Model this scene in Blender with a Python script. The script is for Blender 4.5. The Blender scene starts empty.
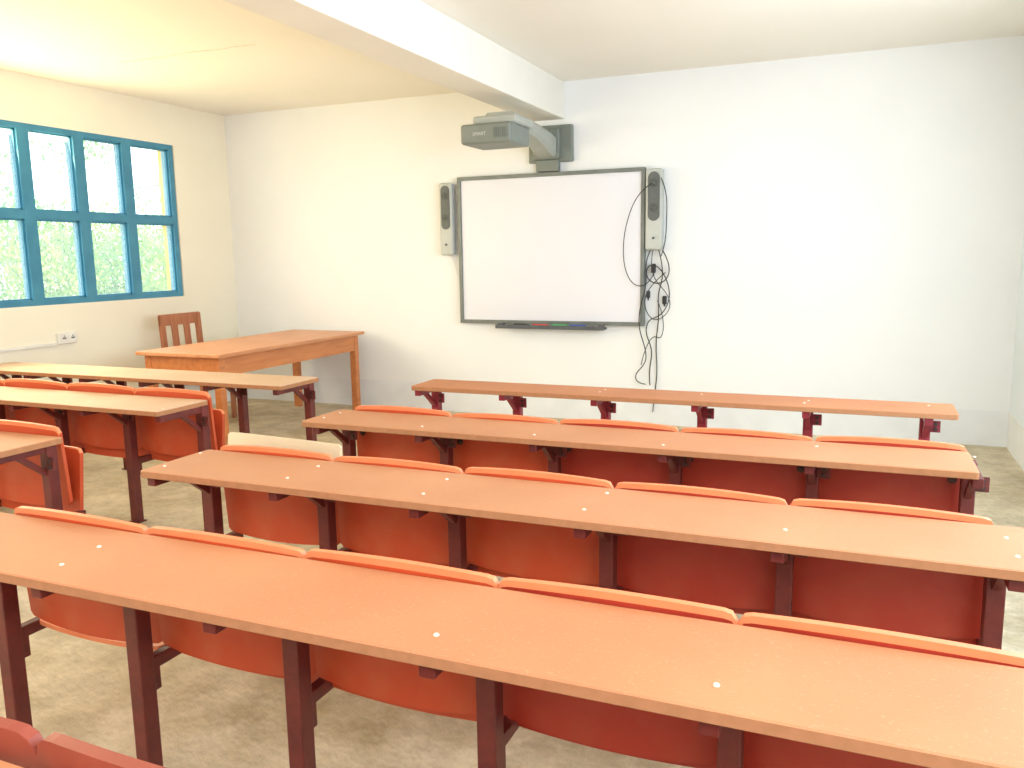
import bpy, bmesh, math, random
from mathutils import Vector, Matrix, noise
random.seed(7)
S=bpy.context.scene
COL=S.collection
try:
    S.view_settings.view_transform='Standard'
    S.view_settings.look='None'
    S.view_settings.exposure=0.08
except Exception: pass

# ------------------------------------------------------------------ materials
def nodes(name):
    m=bpy.data.materials.new(name); m.use_nodes=True
    nt=m.node_tree; b=nt.nodes['Principled BSDF']
    return m,nt,b
def N(nt,t,**k):
    n=nt.nodes.new(t)
    for a,v in k.items(): setattr(n,a,v)
    return n
def mat(name,c1,c2=None,scale=8,rough=.5,bump=0.0,bscale=60,detail=4,lo=.35,hi=.65,stretch=None,metal=0,spec=.5,coat=0):
    m,nt,b=nodes(name)
    tc=N(nt,'ShaderNodeTexCoord'); src=tc.outputs['Object']
    mp=N(nt,'ShaderNodeMapping'); nt.links.new(src,mp.inputs[0])
    if stretch: mp.inputs['Scale'].default_value=stretch
    b.inputs['Roughness'].default_value=rough; b.inputs['Metallic'].default_value=metal
    b.inputs['Specular IOR Level'].default_value=spec
    b.inputs['Coat Weight'].default_value=coat
    if c2 is None: c2=tuple(x*.92 for x in c1)
    n=N(nt,'ShaderNodeTexNoise'); n.inputs['Scale'].default_value=scale; n.inputs['Detail'].default_value=detail
    nt.links.new(mp.outputs[0],n.inputs['Vector'])
    r=N(nt,'ShaderNodeValToRGB'); r.color_ramp.elements[0].position=lo; r.color_ramp.elements[1].position=hi
    r.color_ramp.elements[0].color=(*c1,1); r.color_ramp.elements[1].color=(*c2,1)
    nt.links.new(n.outputs['Fac'],r.inputs[0]); nt.links.new(r.outputs[0],b.inputs['Base Color'])
    if bump>0:
        n2=N(nt,'ShaderNodeTexNoise'); n2.inputs['Scale'].default_value=bscale; n2.inputs['Detail'].default_value=3
        nt.links.new(mp.outputs[0],n2.inputs['Vector'])
        bp=N(nt,'ShaderNodeBump'); bp.inputs['Strength'].default_value=bump; bp.inputs['Distance'].default_value=.01
        nt.links.new(n2.outputs['Fac'],bp.inputs['Height']); nt.links.new(bp.outputs[0],b.inputs['Normal'])
    return m
def desk_mat(name,c1,c2):
    m=mat(name,c1,c2,scale=2.2,rough=.6,lo=.3,hi=.7,detail=8,spec=.3)
    nt=m.node_tree;b=nt.nodes['Principled BSDF']
    ramp=[n for n in nt.nodes if n.type=='VALTORGB'][0]
    mp=[n for n in nt.nodes if n.type=='MAPPING'][0]
    v=N(nt,'ShaderNodeTexNoise'); v.inputs['Scale'].default_value=140; v.inputs['Detail'].default_value=2
    nt.links.new(mp.outputs[0],v.inputs['Vector'])
    r=N(nt,'ShaderNodeValToRGB'); r.color_ramp.elements[0].position=.60; r.color_ramp.elements[1].position=.78
    r.color_ramp.elements[0].color=(0,0,0,1); r.color_ramp.elements[1].color=(.18,.18,.18,1)
    nt.links.new(v.outputs['Fac'],r.inputs[0])
    mx=N(nt,'ShaderNodeMixRGB'); mx.inputs[2].default_value=(.75,.5,.33,1)
    nt.links.new(r.outputs[0],mx.inputs[0]); nt.links.new(ramp.outputs[0],mx.inputs[1]); nt.links.new(mx.outputs[0],b.inputs['Base Color'])
    return m
M={}
M['wall']=mat('wall_paint',(.87,.875,.87),(.84,.845,.84),scale=1.3,rough=.75,bump=.12,bscale=9,detail=6)
M['wallL']=mat('wall_paint_warm_light',(.91,.87,.73),(.88,.83,.69),scale=1.3,rough=.75,bump=.12,bscale=9)  # cream tint paints the warm window glow into the left wall
M['wallR']=mat('wall_paint_cool_light',(.80,.87,.92),(.77,.84,.89),scale=1.3,rough=.75,bump=.12,bscale=9)  # pale blue tint stands in for cool daylight on the right wall
M['ceil']=mat('ceiling_paint',(.93,.89,.81),(.90,.86,.77),scale=.8,rough=.8,bump=.08,bscale=6)
M['band']=mat('skirting_paint',(.84,.855,.86),(.79,.805,.81),scale=5,rough=.8,detail=8)
M['beam']=mat('beam_paint',(.85,.82,.75),(.81,.78,.71),scale=2,rough=.75,bump=.05,bscale=6)
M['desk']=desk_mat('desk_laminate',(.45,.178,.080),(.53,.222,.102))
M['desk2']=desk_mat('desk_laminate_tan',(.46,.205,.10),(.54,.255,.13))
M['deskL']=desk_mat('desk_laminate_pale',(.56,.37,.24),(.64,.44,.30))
M['edge']=mat('particle_board_edge',(.42,.19,.085),(.37,.165,.07),scale=40,rough=.8,detail=2,lo=.3,hi=.7)
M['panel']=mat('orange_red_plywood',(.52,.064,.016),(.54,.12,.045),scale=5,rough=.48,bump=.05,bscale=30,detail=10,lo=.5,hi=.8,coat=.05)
M['panelD']=mat('shaded_red_plywood',(.36,.028,.012),(.40,.060,.028),scale=5,rough=.48,bump=.05,bscale=30,detail=10,lo=.5,hi=.8,coat=.05)  # darker copy of panel, shade on the right-hand backrests put into the colour
M['rim']=mat('orange_plywood',(.80,.26,.11),(.74,.19,.07),scale=5,rough=.5,detail=8)
M['rimD']=mat('worn_red_plywood',(.28,.052,.028),(.22,.038,.022),scale=5,rough=.5)
M['seat']=mat('worn_orange_plywood',(.55,.08,.022),(.49,.062,.018),scale=7,rough=.45)
M['seatF']=mat('lit_orange_plywood',(.80,.26,.12),(.72,.20,.08),scale=7,rough=.45)  # lighter orange paints in the light on the lowered seat
M['seatD']=mat('shaded_red_seat_plywood',(.40,.036,.014),(.35,.03,.012),scale=7,rough=.45)  # darker copy of seat, with the right-hand shade in its colour
M['cream']=mat('bare_plywood',(.72,.60,.40),(.64,.52,.33),scale=3,rough=.6,stretch=(1,8,1))
M['post']=mat('maroon_paint',(.155,.022,.016),(.10,.014,.012),scale=20,rough=.45,bump=.08)
M['postR']=mat('crimson_paint',(.30,.02,.035),(.22,.015,.025),scale=20,rough=.45)
M['bolt']=mat('pale_screw_cap',(.78,.66,.55),(.7,.58,.46),rough=.4)
M['washer']=mat('dark_bolt_steel',(.05,.03,.03),(.09,.05,.04),rough=.45,metal=.4)
M['table']=mat('varnished_wood',(.64,.23,.07),(.53,.17,.05),scale=4,rough=.4,stretch=(6,.8,6),coat=.15)
M['tabletop']=mat('varnished_table_top',(.66,.30,.14),(.58,.24,.10),scale=4,rough=.45,stretch=(6,.8,6),coat=.1)
M['chair']=mat('brown_wood',(.46,.18,.085),(.37,.13,.06),scale=5,rough=.4,stretch=(6,6,1))
M['teal']=mat('teal_steel_paint',(.06,.28,.43),(.045,.23,.38),scale=6,rough=.4)
M['yellow']=mat('yellow_plaster',(.75,.45,.05),(.7,.40,.05),rough=.8)
M['bframe']=mat('grey_metal_frame',(.20,.22,.21),(.16,.18,.17),rough=.4,metal=.3)
M['bsurf']=mat('white_board_enamel',(.78,.785,.85),(.76,.765,.83),scale=.7,rough=.25)
M['tray']=mat('dark_grey_plastic',(.07,.08,.09),(.10,.11,.12),rough=.4)
M['grey']=mat('light_grey_plastic',(.42,.44,.40),(.38,.40,.36),rough=.45)
M['case']=mat('pale_grey_plastic',(.52,.54,.51),(.48,.50,.47),rough=.45)
M['mid']=mat('mid_grey_plastic',(.21,.235,.21),(.18,.205,.185),rough=.45)
M['dark']=mat('charcoal_plastic',(.10,.11,.105),(.125,.135,.13),rough=.5,scale=90)
M['cone']=mat('speaker_cone_grey',(.07,.08,.075),(.09,.10,.095),rough=.5,scale=90)
M['black']=mat('black_rubber',(.015,.015,.018),(.02,.02,.025),rough=.5)
M['white']=mat('white_plastic',(.85,.84,.80),(.80,.79,.75),rough=.4)
M['logo']=mat('pale_grey_lettering',(.60,.62,.60),rough=.4)
M['crack']=mat('crack_shadow',(.50,.44,.33),(.64,.57,.44),scale=12,rough=.9)
M['green']=mat('green_plastic',(.05,.4,.12),rough=.4); M['red']=mat('red_plastic',(.6,.04,.03),rough=.4); M['blue']=mat('blue_plastic',(.04,.1,.5),rough=.4)
M['leaf']=mat('leaves',(.14,.38,.13),(.42,.58,.16),scale=.8,rough=.7,lo=.4,hi=.6)
M['soil']=mat('outside_ground',(.45,.48,.25),(.4,.42,.2),scale=2,rough=.9)
# dusty concrete floor
m,nt,b=nodes('dusty_concrete'); tc=N(nt,'ShaderNodeTexCoord')
n1=N(nt,'ShaderNodeTexNoise'); n1.inputs['Scale'].default_value=.7; n1.inputs['Detail'].default_value=14; n1.inputs['Roughness'].default_value=.78
n2=N(nt,'ShaderNodeTexNoise'); n2.inputs['Scale'].default_value=2.2; n2.inputs['Detail'].default_value=14; n2.inputs['Roughness'].default_value=.85
n3=N(nt,'ShaderNodeTexNoise'); n3.inputs['Scale'].default_value=35; n3.inputs['Detail'].default_value=5
for n in(n1,n2,n3): nt.links.new(tc.outputs['Object'],n.inputs['Vector'])
r1=N(nt,'ShaderNodeValToRGB'); e=r1.color_ramp.elements; e[0].position=.38;e[0].color=(.47,.37,.205,1);e[1].position=.60;e[1].color=(.82,.72,.53,1)
r2=N(nt,'ShaderNodeValToRGB'); e=r2.color_ramp.elements; e[0].position=.40;e[0].color=(.56,.53,.48,1);e[1].position=.55;e[1].color=(1,1,1,1)
mx=N(nt,'ShaderNodeMixRGB',blend_type='MULTIPLY'); mx.inputs[0].default_value=.7
nt.links.new(n1.outputs['Fac'],r1.inputs[0]);nt.links.new(n2.outputs['Fac'],r2.inputs[0])
nt.links.new(r1.outputs[0],mx.inputs[1]);nt.links.new(r2.outputs[0],mx.inputs[2]);nt.links.new(mx.outputs[0],b.inputs['Base Color'])
b.inputs['Roughness'].default_value=.6
bp=N(nt,'ShaderNodeBump');bp.inputs['Strength'].default_value=.45;bp.inputs['Distance'].default_value=.012
nt.links.new(n3.outputs['Fac'],bp.inputs['Height']);nt.links.new(bp.outputs[0],b.inputs['Normal'])
M['floor']=m
# glass with a translucent share mixed in to paint the window haze
m=bpy.data.materials.new('window_glass');m.use_nodes=True;nt=m.node_tree;nt.nodes.clear()
o=N(nt,'ShaderNodeOutputMaterial');t=N(nt,'ShaderNodeBsdfTransparent');g=N(nt,'ShaderNodeBsdfTranslucent')
t.inputs[0].default_value=(.96,.98,.98,1);g.inputs[0].default_value=(.9,.97,1,1)
nz=N(nt,'ShaderNodeTexNoise');nz.inputs['Scale'].default_value=2
mth=N(nt,'ShaderNodeMath',operation='MULTIPLY_ADD');mth.inputs[1].default_value=.12;mth.inputs[2].default_value=.05
x=N(nt,'ShaderNodeMixShader');nt.links.new(nz.outputs['Fac'],mth.inputs[0]);nt.links.new(mth.outputs[0],x.inputs[0])
nt.links.new(t.outputs[0],x.inputs[1]);nt.links.new(g.outputs[0],x.inputs[2]);nt.links.new(x.outputs[0],o.inputs[0])
M['glass']=m

# ------------------------------------------------------------------ mesh helpers
def mesh_from(bm,name,mats,smooth=False):
    me=bpy.data.meshes.new(name); bm.normal_update(); bm.to_mesh(me); bm.free()
    for k in mats: me.materials.append(M[k])
    if smooth:
        for p in me.polygons: p.use_smooth=True
    return me
def bbox(bm,x0,x1,y0,y1,z0,z1,bev=0,mi=0,seg=2):
    r=bmesh.ops.create_cube(bm,size=1)
    vs=r['verts']
    bmesh.ops.scale(bm,vec=(x1-x0,y1-y0,z1-z0),verts=vs)
    bmesh.ops.translate(bm,vec=((x0+x1)/2,(y0+y1)/2,(z0+z1)/2),verts=vs)
    fs={f for v in vs for f in v.link_faces}
    for f in fs: f.material_index=mi
    if bev>0:
        es={e for v in vs for e in v.link_edges}
        rr=bmesh.ops.bevel(bm,geom=list(es),offset=bev,segments=seg,affect='EDGES',profile=.5)
        for f in rr['faces']: f.material_index=mi
def boxes(name,L,mats,bev=0):
    bm=bmesh.new()
    for b_ in L:
        mi=b_[6] if len(b_)>6 else 0
        bbox(bm,*b_[:6],bev=bev,mi=mi)
    return mesh_from(bm,name,mats)
def beam_between(bm,a,b,w,h,bev=.003,mi=0):
    a=Vector(a);b=Vector(b);d=b-a;L=d.length
    q=d.to_track_quat('Z','Y')
    r=bmesh.ops.create_cube(bm,size=1);vs=r['verts']
    bmesh.ops.scale(bm,vec=(w,h,L),verts=vs)
    bmesh.ops.rotate(bm,matrix=q.to_matrix(),cent=(0,0,0),verts=vs)
    bmesh.ops.translate(bm,vec=(a+b)/2,verts=vs)
    for f in {f for v in vs for f in v.link_faces}: f.material_index=mi
def cyl(bm,c,r,h,axis='Z',seg=16,r2=None,mi=0):
    rr=bmesh.ops.create_cone(bm,cap_ends=True,segments=seg,radius1=r,radius2=r if r2 is None else r2,depth=h)
    vs=rr['verts']
    if axis=='Y': bmesh.ops.rotate(bm,matrix=Matrix.Rotation(math.pi/2,3,'X'),cent=(0,0,0),verts=vs)
    if axis=='X': bmesh.ops.rotate(bm,matrix=Matrix.Rotation(math.pi/2,3,'Y'),cent=(0,0,0),verts=vs)
    bmesh.ops.translate(bm,vec=c,verts=vs)
    for f in {f for v in vs for f in v.link_faces}: f.material_index=mi
def ob(name,data,parent=None,loc=(0,0,0),rot=None,**props):
    o=bpy.data.objects.new(name,data); COL.objects.link(o); o.location=loc
    if rot: o.rotation_euler=rot
    if parent: o.parent=parent
    for k,v in props.items(): o[k]=v
    return o
def struct(name,data,**p): return ob(name,data,kind='structure',**p)

# ------------------------------------------------------------------ room
XL,XR,D,ZC,YB=-5.92,1.03,6.78,2.85,-2.6
wy0,wy1,wz0,wz1=3.05,6.07,1.10,2.485
T=.28;TL=.15
struct('floor',boxes('floor',[(XL-TL,XR+T,YB-T,D+T,-.12,0)],['floor']))
struct('ceiling',boxes('ceiling',[(XL-TL,XR+T,YB-T,D+T,ZC,ZC+.15)],['ceil']))
struct('wall_front',boxes('wall_front',[(XL-TL,XR+T,D,D+T,0,ZC)],['wall']))
struct('wall_back',boxes('wall_back',[(XL-TL,XR+T,YB-T,YB,0,ZC)],['wall']))
ry0,ry1,rz0,rz1=-1.5,5.2,1.0,2.45
def wall_hole(name,x0,x1,y0,y1,z0,z1,mk):
    return struct(name,boxes(name,[(x0,x1,YB,y0,0,ZC),(x0,x1,y1,D,0,ZC),(x0,x1,y0,y1,0,z0),(x0,x1,y0,y1,z1,ZC)],[mk]))
wall_hole('wall_left',XL-TL,XL,wy0,wy1,wz0,wz1,'wallL')
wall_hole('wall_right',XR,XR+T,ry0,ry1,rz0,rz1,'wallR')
struct('baseboard_front',boxes('bbf',[(XL,XR,D-.003,D,0,.262)],['band']))
struct('baseboard_left',boxes('bbl',[(XL,XL+.003,YB,D-.003,0,.262)],['band']))
struct('baseboard_right',boxes('bbr',[(XR-.003,XR,YB,D-.003,0,.262)],['band']))
struct('trim_1',boxes('beam',[(-2.627,-2.343,YB,D,2.549,ZC)],['beam'],bev=.006))
struct('trim_2',boxes('reveal',[(XL-.18,XL-.10,wy1-.02,wy1+.002,wz0,wz1)],['yellow']))
# window: steel frame with mullions, rail, sashes
def window(name,xin,dirx,ys,z0,z1,zr):
    bm=bmesh.new()
    x0,x1=sorted((xin,xin+dirx*.09))
    xs0,xs1=sorted((xin+dirx*.02,xin+dirx*.06))
    ya,yb=ys[0],ys[-1]
    bbox(bm,x0,x1,ya,yb,z0,z0+.045);bbox(bm,x0,x1,ya,yb,z1-.045,z1)
    for i,y in enumerate(ys):
        w=.050
        a=max(ya,y-w);b_=min(yb,y+w)
        bbox(bm,x0-.001,x1+.001,a,b_,z0+.002,z1-.002)
    for i in range(len(ys)-1):
        a,b_=ys[i]+.045,ys[i+1]-.045
        bbox(bm,x0,x1,a-.01,b_+.01,zr-.034,zr+.034)
        for (c,d) in((z0+.04,zr-.028),(zr+.028,z1-.04)):
            s=.018
            bbox(bm,xs0,xs1,a,a+s,c,d);bbox(bm,xs0,xs1,b_-s,b_,c,d)
            bbox(bm,xs0,xs1,a,b_,c,c+s);bbox(bm,xs0,xs1,a,b_,d-s,d)
    w_=struct(name,mesh_from(bm,name,['teal']))
    g=boxes(name+'_glass',[(xin+dirx*.04-.001,xin+dirx*.04+.001,ya,yb,z0,z1)],['glass'])
    ob('glass_pane',g,w_)
    return w_
window('window_1',XL-.005,-1,[3.07,3.57,4.07,4.56,5.05,5.53,6.06],wz0,wz1,1.80)

# ------------------------------------------------------------------ outside
bm=bmesh.new()
def leafcloud(c,r,n,sz):
    for i in range(n):
        v=Vector((random.gauss(0,1),random.gauss(0,1),random.gauss(0,1)));v.normalize()
        v*=random.random()**.4
        p=Vector(c)+Vector((v.x*r[0],v.y*r[1],v.z*r[2]))
        if p.z<.03: continue
        q=Matrix.Rotation(random.random()*6.28,3,'Z')@Matrix.Rotation(random.random()*3,3,'X')
        s=sz*(.6+random.random()*.8)
        vs=[bm.verts.new(p+q@Vector(k)) for k in((-s*.5,0,0),(0,-s,0.1*s),(s*.5,0,0),(0,s*.8,-.1*s))]
        bm.faces.new(vs)
for i in range(44):
    y=3.5+i*.5
    leafcloud((-13-random.random()*3,y,.9+random.random()*.9),(1.2,.9,1.2),2400,.05)
for i in range(16):
    leafcloud((-15-random.random()*3,6+i*1.3+random.random(),2.8+random.random()*2.2),(1.1,.9,.8),800,.05)
ob('hedge_foliage',mesh_from(bm,'hedge',['leaf']),kind='stuff',label='sunlit green hedge and tree leaves outside the window',category='foliage')
struct('trim_3',boxes('outside_ground',[(-40,XL-TL,-10,40,-.3,-.12)],['soil']))

# ------------------------------------------------------------------ bench parts
PW=.52
ZT=.711; TH=.026
def plate(name,w,h,bulge,topa,bota,th,mats,nx=20,nz=10,rt=.02,rb=.025,rimv=.98):
    """curved plywood panel in XZ, origin at centre; -y is the outside; rim strip on top"""
    bm=bmesh.new()
    def pt(u,v,side):
        x=(u-.5)*w
        k=1-(2*u-1)**2
        t=h/2-topa*(1-k); b_=-h/2+bota*(1-k)
        dx=w/2-abs(x)
        if dx<rt: t-=rt-math.sqrt(max(0,rt*rt-(rt-dx)**2))
        if dx<rb: b_+=rb-math.sqrt(max(0,rb*rb-(rb-dx)**2))
        z=b_+(t-b_)*v
        return Vector((x,-bulge*k+side*th/2,z))
    us=[(1-math.cos(math.pi*i/nx))/2*.6+.4*i/nx for i in range(nx+1)]
    vsn=[i/nz*rimv for i in range(nz)]+[rimv,1.0]
    A=[[bm.verts.new(pt(u,v,-1)) for v in vsn] for u in us]
    B=[[bm.verts.new(pt(u,v,1)) for v in vsn] for u in us]
    n=len(vsn)
    for i in range(nx):
        for j in range(n-1):
            f=bm.faces.new((A[i][j],A[i+1][j],A[i+1][j+1],A[i][j+1]));f.material_index=1 if j>=n-2 else 0
            f=bm.faces.new((B[i][j],B[i][j+1],B[i+1][j+1],B[i+1][j]));f.material_index=1 if j>=n-2 else 0
        f=bm.faces.new((A[i][n-1],A[i+1][n-1],B[i+1][n-1],B[i][n-1]));f.material_index=1
        f=bm.faces.new((A[i][0],B[i][0],B[i+1][0],A[i+1][0]))
    for j in range(n-1):
        bm.faces.new((A[0][j],A[0][j+1],B[0][j+1],B[0][j]));bm.faces.new((A[nx][j],B[nx][j],B[nx][j+1],A[nx][j+1]))
    return mesh_from(bm,name,mats)
ME={}
BW=.524
ME['back']=plate('backrest',BW,.374,.022,.018,.012,.016,['panel','rim'],rimv=.955,rb=.012,rt=.025)
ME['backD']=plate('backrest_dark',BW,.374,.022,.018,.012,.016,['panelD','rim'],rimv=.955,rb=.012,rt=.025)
ME['backR']=plate('backrest_worn',BW,.374,.022,.014,.012,.020,['rimD','rimD'],rb=.012,rt=.04)
ME['seat']=plate('seat',.516,.32,.012,.01,.008,.018,['seat','rim'],rb=.02)
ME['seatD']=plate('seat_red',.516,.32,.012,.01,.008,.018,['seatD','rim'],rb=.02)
ME['seatF']=plate('seat_down',.50,.34,-.012,.02,.006,.014,['seatF','rim'],rt=.06,rb=.02)
ME['seatC']=plate('seat_cream',.54,.36,.002,.002,.02,.012,['cream','cream'],rt=.008)
def post_mesh(k):
    bm=bmesh.new()
    bbox(bm,-.023,.023,-.025,.025,0.006,ZT-TH,.004)
    bbox(bm,-.035,.035,-.036,.036,0,.006,.002)
    return mesh_from(bm,'post',[k])
ME['post']=post_mesh('post');ME['postR']=post_mesh('postR')
def arm_mesh(k,dep):
    bm=bmesh.new()
    z1=ZT-TH;z0=z1-.034
    bbox(bm,-.017,.017,-dep+.05,-.024,z0,z1,.003)
    beam_between(bm,(0,-.14,z0+.006),(0,-.02,z0-.09),.022,.022)
    bbox(bm,.016,.064,-.030,-.022,z0-.07,z0-.015,.002)
    for zz in(-.055,-.03):
        cyl(bm,(.043,-.034,z0+zz),.009,.010,axis='Y',seg=8,mi=1)
    return mesh_from(bm,'desk_bracket',[k,'washer'])
def sarm_mesh(k):
    bm=bmesh.new()
    bbox(bm,-.015,.015,.02,.14,.322,.358,.003)
    bbox(bm,-.015,.015,.02,.05,.26,.33,.003)
    return mesh_from(bm,'seat_bracket',[k])
ME['sarm']=sarm_mesh('post')
bm=bmesh.new();cyl(bm,(0,0,.0015),.0062,.003,seg=12,r2=.0045);ME['screw']=mesh_from(bm,'screw_cap',['bolt'])
bm=bmesh.new();cyl(bm,(0,0,0),.016,.006,axis='Y',seg=14);cyl(bm,(0,-.006,0),.008,.010,axis='Y',seg=6);ME['bolt']=mesh_from(bm,'bolt',['washer'])
def desktop(x0,x1,y0,y1,top):
    bm=bmesh.new()
    r=.012
    pts=[]
    for cx,cy,a0 in((x1-r,y1-r,0),(x0+r,y1-r,90),(x0+r,y0+r,180),(x1-r,y0+r,270)):
        for k in range(5):
            a=math.radians(a0+k*22.5);pts.append((cx+r*math.cos(a),cy+r*math.sin(a)))
    n=len(pts)
    rings=[]
    for z,ins in((ZT-TH,.002),(ZT-TH+.002,0),(ZT-.003,0),(ZT,.003)):
        cx,cy=(x0+x1)/2,(y0+y1)/2
        rings.append([bm.verts.new((px-math.copysign(ins,px-cx),py-math.copysign(ins,py-cy),z)) for px,py in pts])
    for j in range(3):
        for i in range(n):
            f=bm.faces.new((rings[j][i],rings[j][(i+1)%n],rings[j+1][(i+1)%n],rings[j+1][i]));f.material_index=1 if j<2 else 0
    bm.faces.new(rings[3]);bm.faces.new(list(reversed(rings[0])))
    return mesh_from(bm,'desktop',[top,'edge'])
def bench(label,xs,yfar,ynear,dx0,dx1,top='desk',seats=True,postk='post',dark=(),cream=(),down=(),worn=False,up=0,group='rows of bench desks'):
    cx=(xs[0]+xs[-1])/2
    root=ob('bench_desk' if seats else 'front_desk',None,loc=(cx,yfar,0),label=label,category='bench desk' if seats else 'desk',group=group)
    root.empty_display_size=.2
    ob('desktop',desktop(dx0-cx,dx1-cx,ynear-yfar,0,top),root)
    am=arm_mesh(postk,yfar-ynear)
    for i,x in enumerate(xs):
        ob('post',ME['post' if postk=='post' else 'postR'],root,(x-cx,-.03,0))
        ob('desk_bracket',am,root,(x-cx,-.03,0))
        for yy in(ynear-yfar+.085,-.09):
            if random.random()<.3: continue
            ob('screw_cap',ME['screw'],root,(x-cx+random.uniform(-.015,.015),yy+random.uniform(-.03,.03),ZT))
        if seats: ob('seat_bracket',ME['sarm'],root,(x-cx,-.03,0))
    if seats:
        for i in range(len(xs)-1):
            xm=(xs[i]+xs[i+1])/2-cx
            dz=random.uniform(-.004,.004)+(.022 if worn else 0)+up
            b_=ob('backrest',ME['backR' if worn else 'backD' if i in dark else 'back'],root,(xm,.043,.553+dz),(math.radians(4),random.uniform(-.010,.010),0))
            for sx in(-1,1):
                for zz in(.095,.045): ob('bolt',ME['bolt'],b_,(sx*.216,-.016,zz))
            if i in cream:
                s=ob('seat',ME['seatC'],root,(xm-.075,.15,.558+dz),(math.radians(-7),math.radians(1.5),0))
                s['label']='bare cream plywood seat folded upright'
            elif i in down:
                s=ob('seat',ME['seatF'],root,(xm,.215,.362),(math.radians(-87),0,0))
                s['label']='orange seat folded down, painted as lit'
            else:
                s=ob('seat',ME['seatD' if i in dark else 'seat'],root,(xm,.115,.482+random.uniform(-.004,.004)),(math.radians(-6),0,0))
    return root
def xs_(x0,n=6,p=PW): return [x0+i*p for i in range(n)]
bench('long laminate bench desk with orange fold-up seats before another bench row',xs_(-2.275,6,.520),1.572,1.243,-2.31,.46,dark=(3,4),down=(0,))
bench('laminate bench desk with orange seats and one bare plywood seat',xs_(-2.26,6,.524),2.412,2.075,-2.29,.45,top='desk2',dark=(3,4),cream=(0,))
bench('long laminate bench desk with orange-red seats behind the front desk',xs_(-2.225,6,.522),3.29,2.985,-2.29,.385,top='desk2',dark=(2,3,4))
bench('long narrow laminate front desk on crimson brackets facing the whiteboard',xs_(-2.29,6,.52),4.31,4.03,-2.32,.425,seats=False,postk='postR')
bench('rearmost long bench desk with worn dark red backrests',xs_(-2.13,6,.52),.735,.40,-2.16,.50,worn=True)
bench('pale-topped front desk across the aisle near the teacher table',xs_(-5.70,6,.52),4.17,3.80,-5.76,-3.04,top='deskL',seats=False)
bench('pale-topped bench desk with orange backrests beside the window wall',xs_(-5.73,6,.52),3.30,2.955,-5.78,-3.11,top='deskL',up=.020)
bench('bench desk with brown top and orange backrests near the window wall',xs_(-5.70,6,.52),2.385,2.05,-5.75,-3.04,top='desk2',up=.020)

# ------------------------------------------------------------------ teacher table and chair
tx0,tx1,ty0,ty1,tz=-5.12,-4.30,4.70,6.64,.746
tab=ob('teacher_table',None,loc=((tx0+tx1)/2,(ty0+ty1)/2,0),label='large orange-brown varnished wooden teacher table by the wall',category='table')
hw,hl=(tx1-tx0)/2,(ty1-ty0)/2
ob('table_top',boxes('table_top',[(-hw,hw,-hl,hl,tz-.028,tz)],['tabletop'],bev=.004),tab)
i_=.05
ob('apron',boxes('apron',[(hw-i_-.03,hw-i_,-hl+i_,hl-i_,.57,tz-.028),(-hw+i_,-hw+i_+.03,-hl+i_,hl-i_,.57,tz-.028),(-hw+i_,hw-i_,-hl+i_,-hl+i_+.03,.57,tz-.028),(-hw+i_,hw-i_,hl-i_-.03,hl-i_,.57,tz-.028)],['table'],bev=.002),tab)
lg=boxes('table_leg',[(-.03,.03,-.03,.03,0,tz-.028)],['table'],bev=.004)
for sx in(-1,1):
    for sy in(-1,1): ob('leg',lg,tab,(sx*(hw-.075),sy*(hl-.075),0))
ch=ob('wooden_chair',None,loc=(-5.42,5.70,0),label='brown wooden chair with slatted back behind the teacher table',category='chair')
ob('seat',boxes('chair_seat',[(-.2,.2,-.21,.21,.43,.455)],['chair'],bev=.006),ch)
fl=boxes('chair_leg',[(-.018,.018,-.018,.018,0,.43)],['chair'],bev=.003)
for sy in(-1,1): ob('leg',fl,ch,(.17,sy*.185,0))
bm=bmesh.new();bbox(bm,-.018,.018,-.022,.022,0,.45);beam_between(bm,(0,0,.44),(-.03,0,.955),.044,.036);pl=mesh_from(bm,'chair_back_post',['chair'])
for sy in(-1,1): ob('leg',pl,ch,(-.185,sy*.215,0))
bm=bmesh.new()
bbox(bm,-.228,-.202,-.237,.237,.865,.965,.004);bbox(bm,-.206,-.184,-.20,.20,.54,.60,.003)
for y in(-.072,0.072): beam_between(bm,(-.195,y,.59),(-.212,y,.87),.066,.016)
ob('backrest',mesh_from(bm,'chair_back',['chair']),ch)

# ------------------------------------------------------------------ whiteboard
bx0,bx1,bz0,bz1=-3.327,-1.640,.835,2.118
wb=ob('interactive_whiteboard',None,loc=((bx0+bx1)/2,D,bz0),label='white interactive whiteboard with thin grey frame on the wall',category='whiteboard')
w2=(bx1-bx0)/2;hh=bz1-bz0
ob('screen',boxes('screen',[(-w2+.03,w2-.03,-.05,-.012,.03,hh-.03)],['bsurf']),wb)
ob('frame',boxes('frame',[(-w2,w2,-.065,-.01,0,.032),(-w2,w2,-.065,-.01,hh-.032,hh),(-w2,-w2+.032,-.065,-.01,.032,hh-.032),(w2-.032,w2,-.065,-.01,.032,hh-.032)],['bframe'],bev=.003),wb)
ob('wall_mount',boxes('wm',[(-w2+.1,w2-.1,-.012,0,.1,hh-.1)],['bframe']),wb)
bm=bmesh.new()
bbox(bm,-.46,.53,-.15,-.06,-.035,-.012,.008);bbox(bm,-.46,.53,-.155,-.145,-.035,.0,.004)
bbox(bm,-.44,-.40,-.15,-.06,-.03,.01,.006);bbox(bm,.47,.51,-.15,-.06,-.03,.01,.006)
ob('pen_tray',mesh_from(bm,'pen_tray',['tray']),wb)
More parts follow.
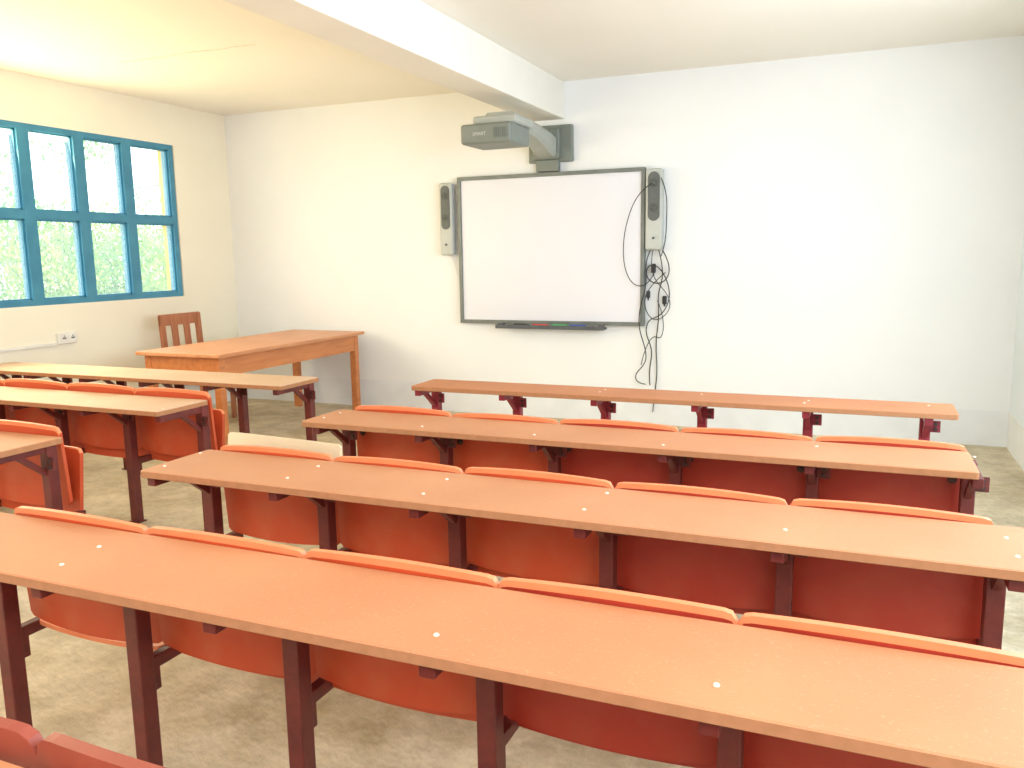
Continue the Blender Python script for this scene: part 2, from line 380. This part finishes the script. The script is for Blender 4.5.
for k,x in(('black',-.24),('red',-.06),('green',.12),('blue',.28)):
    bm=bmesh.new();cyl(bm,(0,0,0),.009,.13,axis='X',seg=12);cyl(bm,(.073,0,0),.006,.02,axis='X',seg=12,r2=.003)
    ob('marker_pen',mesh_from(bm,'pen',[k]),None,(wb.location.x+x,D-.11,bz0-.002),label=k+' pen lying in the whiteboard tray',category='pen',group='pens in the whiteboard tray')

# ------------------------------------------------------------------ cables helper
def W(u,v,off=.03): return Vector((-1.645+(u-646)*.0088,D-off,1.43+(253-v)*.0081))
def cable(name,pts,r,mk,parent=None,**props):
    cu=bpy.data.curves.new(name,'CURVE');cu.dimensions='3D';cu.bevel_depth=r;cu.bevel_resolution=2;cu.resolution_u=8
    sp=cu.splines.new('NURBS');sp.points.add(len(pts)-1)
    for i,p in enumerate(pts): sp.points[i].co=(*p,1)
    sp.use_endpoint_u=True;sp.order_u=4
    cu.materials.append(M[mk])
    tmp=bpy.data.objects.new('tmp',cu);COL.objects.link(tmp)
    dg=bpy.context.evaluated_depsgraph_get();me=bpy.data.meshes.new_from_object(tmp.evaluated_get(dg))
    bpy.data.objects.remove(tmp)
    if not me.materials: me.materials.append(M[mk])
    return ob(name,me,parent,**props)
# hairline crack across the ceiling plaster
cp=[Vector((-4.98+i*.085,4.68+random.uniform(-.022,.022),ZC)) for i in range(15)]
cable('trim_4',cp,.0026,'crack',None,kind='structure')

# ------------------------------------------------------------------ speakers
def speaker(cx,z0,z1,w,label):
    h=z1-z0
    r=ob('wall_speaker',None,loc=(cx,D,z0),label=label,category='speaker',group='speakers beside the whiteboard')
    bm=bmesh.new();bbox(bm,-w/2,w/2,-.10,-.02,0,h,.018,seg=3);ob('cabinet',mesh_from(bm,'cabinet',['case'],False),r)
    bm=bmesh.new()
    gw=w*.35;za,zb=h*.36,h*.96;pts=[]
    for c_,a0 in((zb-gw,0),(za+gw,180)):
        for k in range(13):
            a=math.radians(a0+k*15);pts.append((gw*math.cos(a),c_+gw*math.sin(a)))
    f0=[bm.verts.new((x,-.098,z)) for x,z in pts];f1=[bm.verts.new((x*.92,-.108,z)) for x,z in pts]
    n=len(pts)
    for i in range(n): bm.faces.new((f0[i],f0[(i+1)%n],f1[(i+1)%n],f1[i]))
    bm.faces.new(f1)
    bmesh.ops.recalc_face_normals(bm,faces=bm.faces)
    ob('grille',mesh_from(bm,'grille',['dark']),r)
    for zz in(.82,.52):
        bm=bmesh.new();cyl(bm,(0,-.110,h*zz),w*.25,.006,axis='Y',seg=28);cyl(bm,(0,-.115,h*zz),w*.13,.006,axis='Y',seg=20,r2=w*.06)
        ob('speaker_cone',mesh_from(bm,'cone',['cone']),r)
    bm=bmesh.new();cyl(bm,(0,-.103,h*.15),.010,.012,axis='Y',seg=16);ob('knob',mesh_from(bm,'knob',['dark']),r)
    ob('wall_bracket',boxes('br',[(-.03,.03,-.03,0,h*.3,h*.7)],['mid']),r)
    return r
s1=speaker(-3.43,1.44,2.075,.125,'grey column wall speaker with dark grille and loose wire')
speaker(-1.558,1.456,2.10,.14,'grey column wall speaker above tangled black cables')
cable('speaker_wire',[Vector((.01,-.03,.01)),Vector((.03,-.02,-.08)),Vector((.07,-.02,-.14)),Vector((.08,-.015,-.24))],.004,'white',s1)

# ------------------------------------------------------------------ projector
pj=ob('boom_projector',None,loc=(-2.48,D,2.2),label='grey short-throw projector on a boom arm above the whiteboard',category='projector')
bm=bmesh.new();bbox(bm,-.17,.22,-.05,0,0.0,.30,.01);bbox(bm,-.12,.12,-.09,-.04,.02,.27,.015);bbox(bm,-.10,.10,-.06,0,-.075,.02,.006)
ob('wall_plate',mesh_from(bm,'wall_plate',['mid']),pj)
bm=bmesh.new()
secs=[(-.04,.095,.02,.20),(-.14,.09,.05,.225),(-.27,.083,.10,.245),(-.42,.08,.14,.26),(-.60,.08,.165,.27),(-.85,.095,.175,.272),(-1.05,.12,.175,.265)]
rg=[]
for y,hw_,za,zb in secs:
    c=.024
    rg.append([bm.verts.new((px,y,pz)) for px,pz in((-hw_,za+c),(-hw_+c,za),(hw_-c,za),(hw_,za+c),(hw_,zb-c),(hw_-c,zb),(-hw_+c,zb),(-hw_,zb-c))])
for a,b_ in zip(rg,rg[1:]):
    for i in range(8): bm.faces.new((a[i],a[(i+1)%8],b_[(i+1)%8],b_[i]))
bm.faces.new(rg[0]);bm.faces.new(list(reversed(rg[-1])))
bmesh.ops.recalc_face_normals(bm,faces=bm.faces)
ob('boom_arm',mesh_from(bm,'boom_arm',['grey']),pj)
bm=bmesh.new();bbox(bm,-.20,.19,-1.30,-.93,.015,.155,.02,seg=3)
for k in range(7): bbox(bm,.06+.016*k,.066+.016*k,-1.306,-1.29,.05,.12,0)
body=ob('projector_body',mesh_from(bm,'projector_body',['mid']),pj)
bm=bmesh.new();bbox(bm,-.13,.21,-1.24,-.90,.15,.215,.02,seg=3);ob('top_cover',mesh_from(bm,'top_cover',['grey']),pj)
bm=bmesh.new();cyl(bm,(0,-.93,.09),.045,.03,axis='Y',seg=24);ob('lens',mesh_from(bm,'lens',['black']),pj)
tcu=bpy.data.curves.new('logo','FONT');tcu.body='SMART';tcu.size=.033;tcu.extrude=.0006;tcu.align_x='CENTER'
tcu.materials.append(M['logo'])
tob=bpy.data.objects.new('tmp_text',tcu);COL.objects.link(tob)
dg=bpy.context.evaluated_depsgraph_get();tm=bpy.data.meshes.new_from_object(tob.evaluated_get(dg));bpy.data.objects.remove(tob)
ob('logo_lettering',tm,pj,(-.05,-1.3008,.072),(math.pi/2,0,0))

# ------------------------------------------------------------------ cables
def hc(pts,r,label): cable('hanging_cable',pts,r,'black',None,label=label,category='cable',group='cables hanging beside the whiteboard')
hc([W(655,185,.13),W(643,192,.14),W(632,215,.12),W(627,245,.11),W(629,270,.11),W(638,288,.09),W(650,286,.06),W(656,272,.05)],.004,'thin black cable looping out over the whiteboard edge')
hc([W(653,248,.06),W(646,262,.05),W(650,280,.04),W(645,300,.09),W(641,325,.09),W(647,345,.05),W(650,362,.04),W(642,372,.03),W(637,378,.03),W(639,386,.03),W(648,387,.03)],.0045,'black cable hanging in a curl below the whiteboard')
hc([W(660,250,.06),W(666,275,.03),W(657,290,.02),W(661,315,.02),W(656,345,.02),W(660,375,.015),W(656,400,.02),W(655,416,.02)],.0045,'long black cable dangling down to the painted skirting')
hc([W(664,250,.08),W(674,268,.07),W(666,287,.07),W(648,280,.10),W(650,262,.09),W(663,266,.06),W(674,296,.05),W(662,318,.05),W(650,318,.03),W(646,335,.03),W(657,352,.03),W(650,372,.02),W(652,388,.02)],.0045,'tangled black cable bundle under the speaker')
hc([W(663,180,.125),W(669,195,.10),W(667,220,.10),W(668,240,.09),W(663,256,.09)],.004,'black cable running over the column speaker edge')
hc([W(656,250,.12),W(652,275,.11),W(668,288,.11),W(676,308,.10),W(657,326,.11),W(645,302,.12),W(653,285,.12),W(668,272,.12)],.0035,'short black cable looped around the power adapters')
hc([W(660,300,.085),W(668,320,.085),W(664,345,.085),W(657,330,.085),W(648,350,.085),W(645,366,.085)],.0035,'loose end of a thin black cable hanging in the air')
for u,v,k,o_ in((655,268,.038,.05),(665,300,.034,.02),(651,294,.03,.075)):
    p=W(u,v,o_);bm=bmesh.new();bbox(bm,-k*.5,k*.5,-.014,.014,-k,k,.008)
    cyl(bm,(0,0,-k-.008),.007,.02,seg=10)
    ob('power_adapter',mesh_from(bm,'adapter',['black']),None,p,label='small black power adapter hanging among the cables',category='adapter',group='adapters among the hanging cables')

# ------------------------------------------------------------------ wall trunking and socket
tr=ob('cable_trunking',boxes('trunk',[(XL,XL+.02,1.0,4.66,.775,.80)],['white'],bev=.003),label='white plastic cable trunking running along the window wall',category='cable trunking')
so=ob('wall_socket',None,loc=(XL,4.75,.83),label='white double wall socket at the end of the trunking',category='socket')
ob('back_box',boxes('bb',[(0,.035,-.085,.085,-.045,.045)],['white'],bev=.005),so)
ob('face_plate',boxes('fp',[(.035,.041,-.08,.08,-.04,.04)],['white'],bev=.002),so)
for y in(-.04,.04): ob('socket_hole',boxes('sh',[(.041,.043,-.016,.016,-.006,.006),(.041,.043,-.004,.004,.012,.022)],['dark']),so,(0,y,0))

# ------------------------------------------------------------------ lights
w=bpy.data.worlds.new('sky');S.world=w;w.use_nodes=True
bg=w.node_tree.nodes['Background'];bg.inputs[0].default_value=(.95,.985,1,1);bg.inputs[1].default_value=3.8
def area(name,loc,rot,sx,sy,e,col):
    l=bpy.data.lights.new(name,'AREA');l.shape='RECTANGLE';l.size=sx;l.size_y=sy;l.energy=e;l.color=col
    o=bpy.data.objects.new(name,l);COL.objects.link(o);o.location=loc;o.rotation_euler=rot;return o
area('daylight_right',(XR+.05,1.85,1.75),(0,math.radians(90),0),1.4,6.2,100,(.66,.83,1))
area('daylight_left',(XL+.03,1.0,1.8),(0,math.radians(-90),0),1.4,3.6,38,(1,.86,.58))
area('daylight_window',(XL+.06,4.0,1.8),(0,math.radians(-100),0),1.3,2.0,60,(1,.83,.46))
area('overhead_fill',(-2.0,-1.2,2.75),(0,0,0),4.5,1.6,120,(.98,.98,1))  # added overhead fill behind the camera, not an actual fixture
dl=area('cool_fill',(.86,3.0,1.3),(0,0,0),.25,1.8,11,(.42,.72,1))  # added cool fill aimed at the front wall, no door here
dl.rotation_euler=Vector((0,1,-.05)).to_track_quat('-Z','Y').to_euler()

# ------------------------------------------------------------------ camera
R=Vector((.9224,.3861,-.0157));U=Vector((-.0450,.1477,.9880));F=Vector((-.3837,.9106,-.1536))
cd=bpy.data.cameras.new('camera');cd.sensor_width=36;cd.lens=826.28*36/1024;cd.clip_start=.05
c=bpy.data.objects.new('camera',cd);COL.objects.link(c)
F.normalize();R=(R-F*R.dot(F)).normalized();U=R.cross(F)
mt=Matrix(((R.x,U.x,-F.x,0),(R.y,U.y,-F.y,0),(R.z,U.z,-F.z,1.43),(0,0,0,1)))
c.matrix_world=mt
S.camera=c
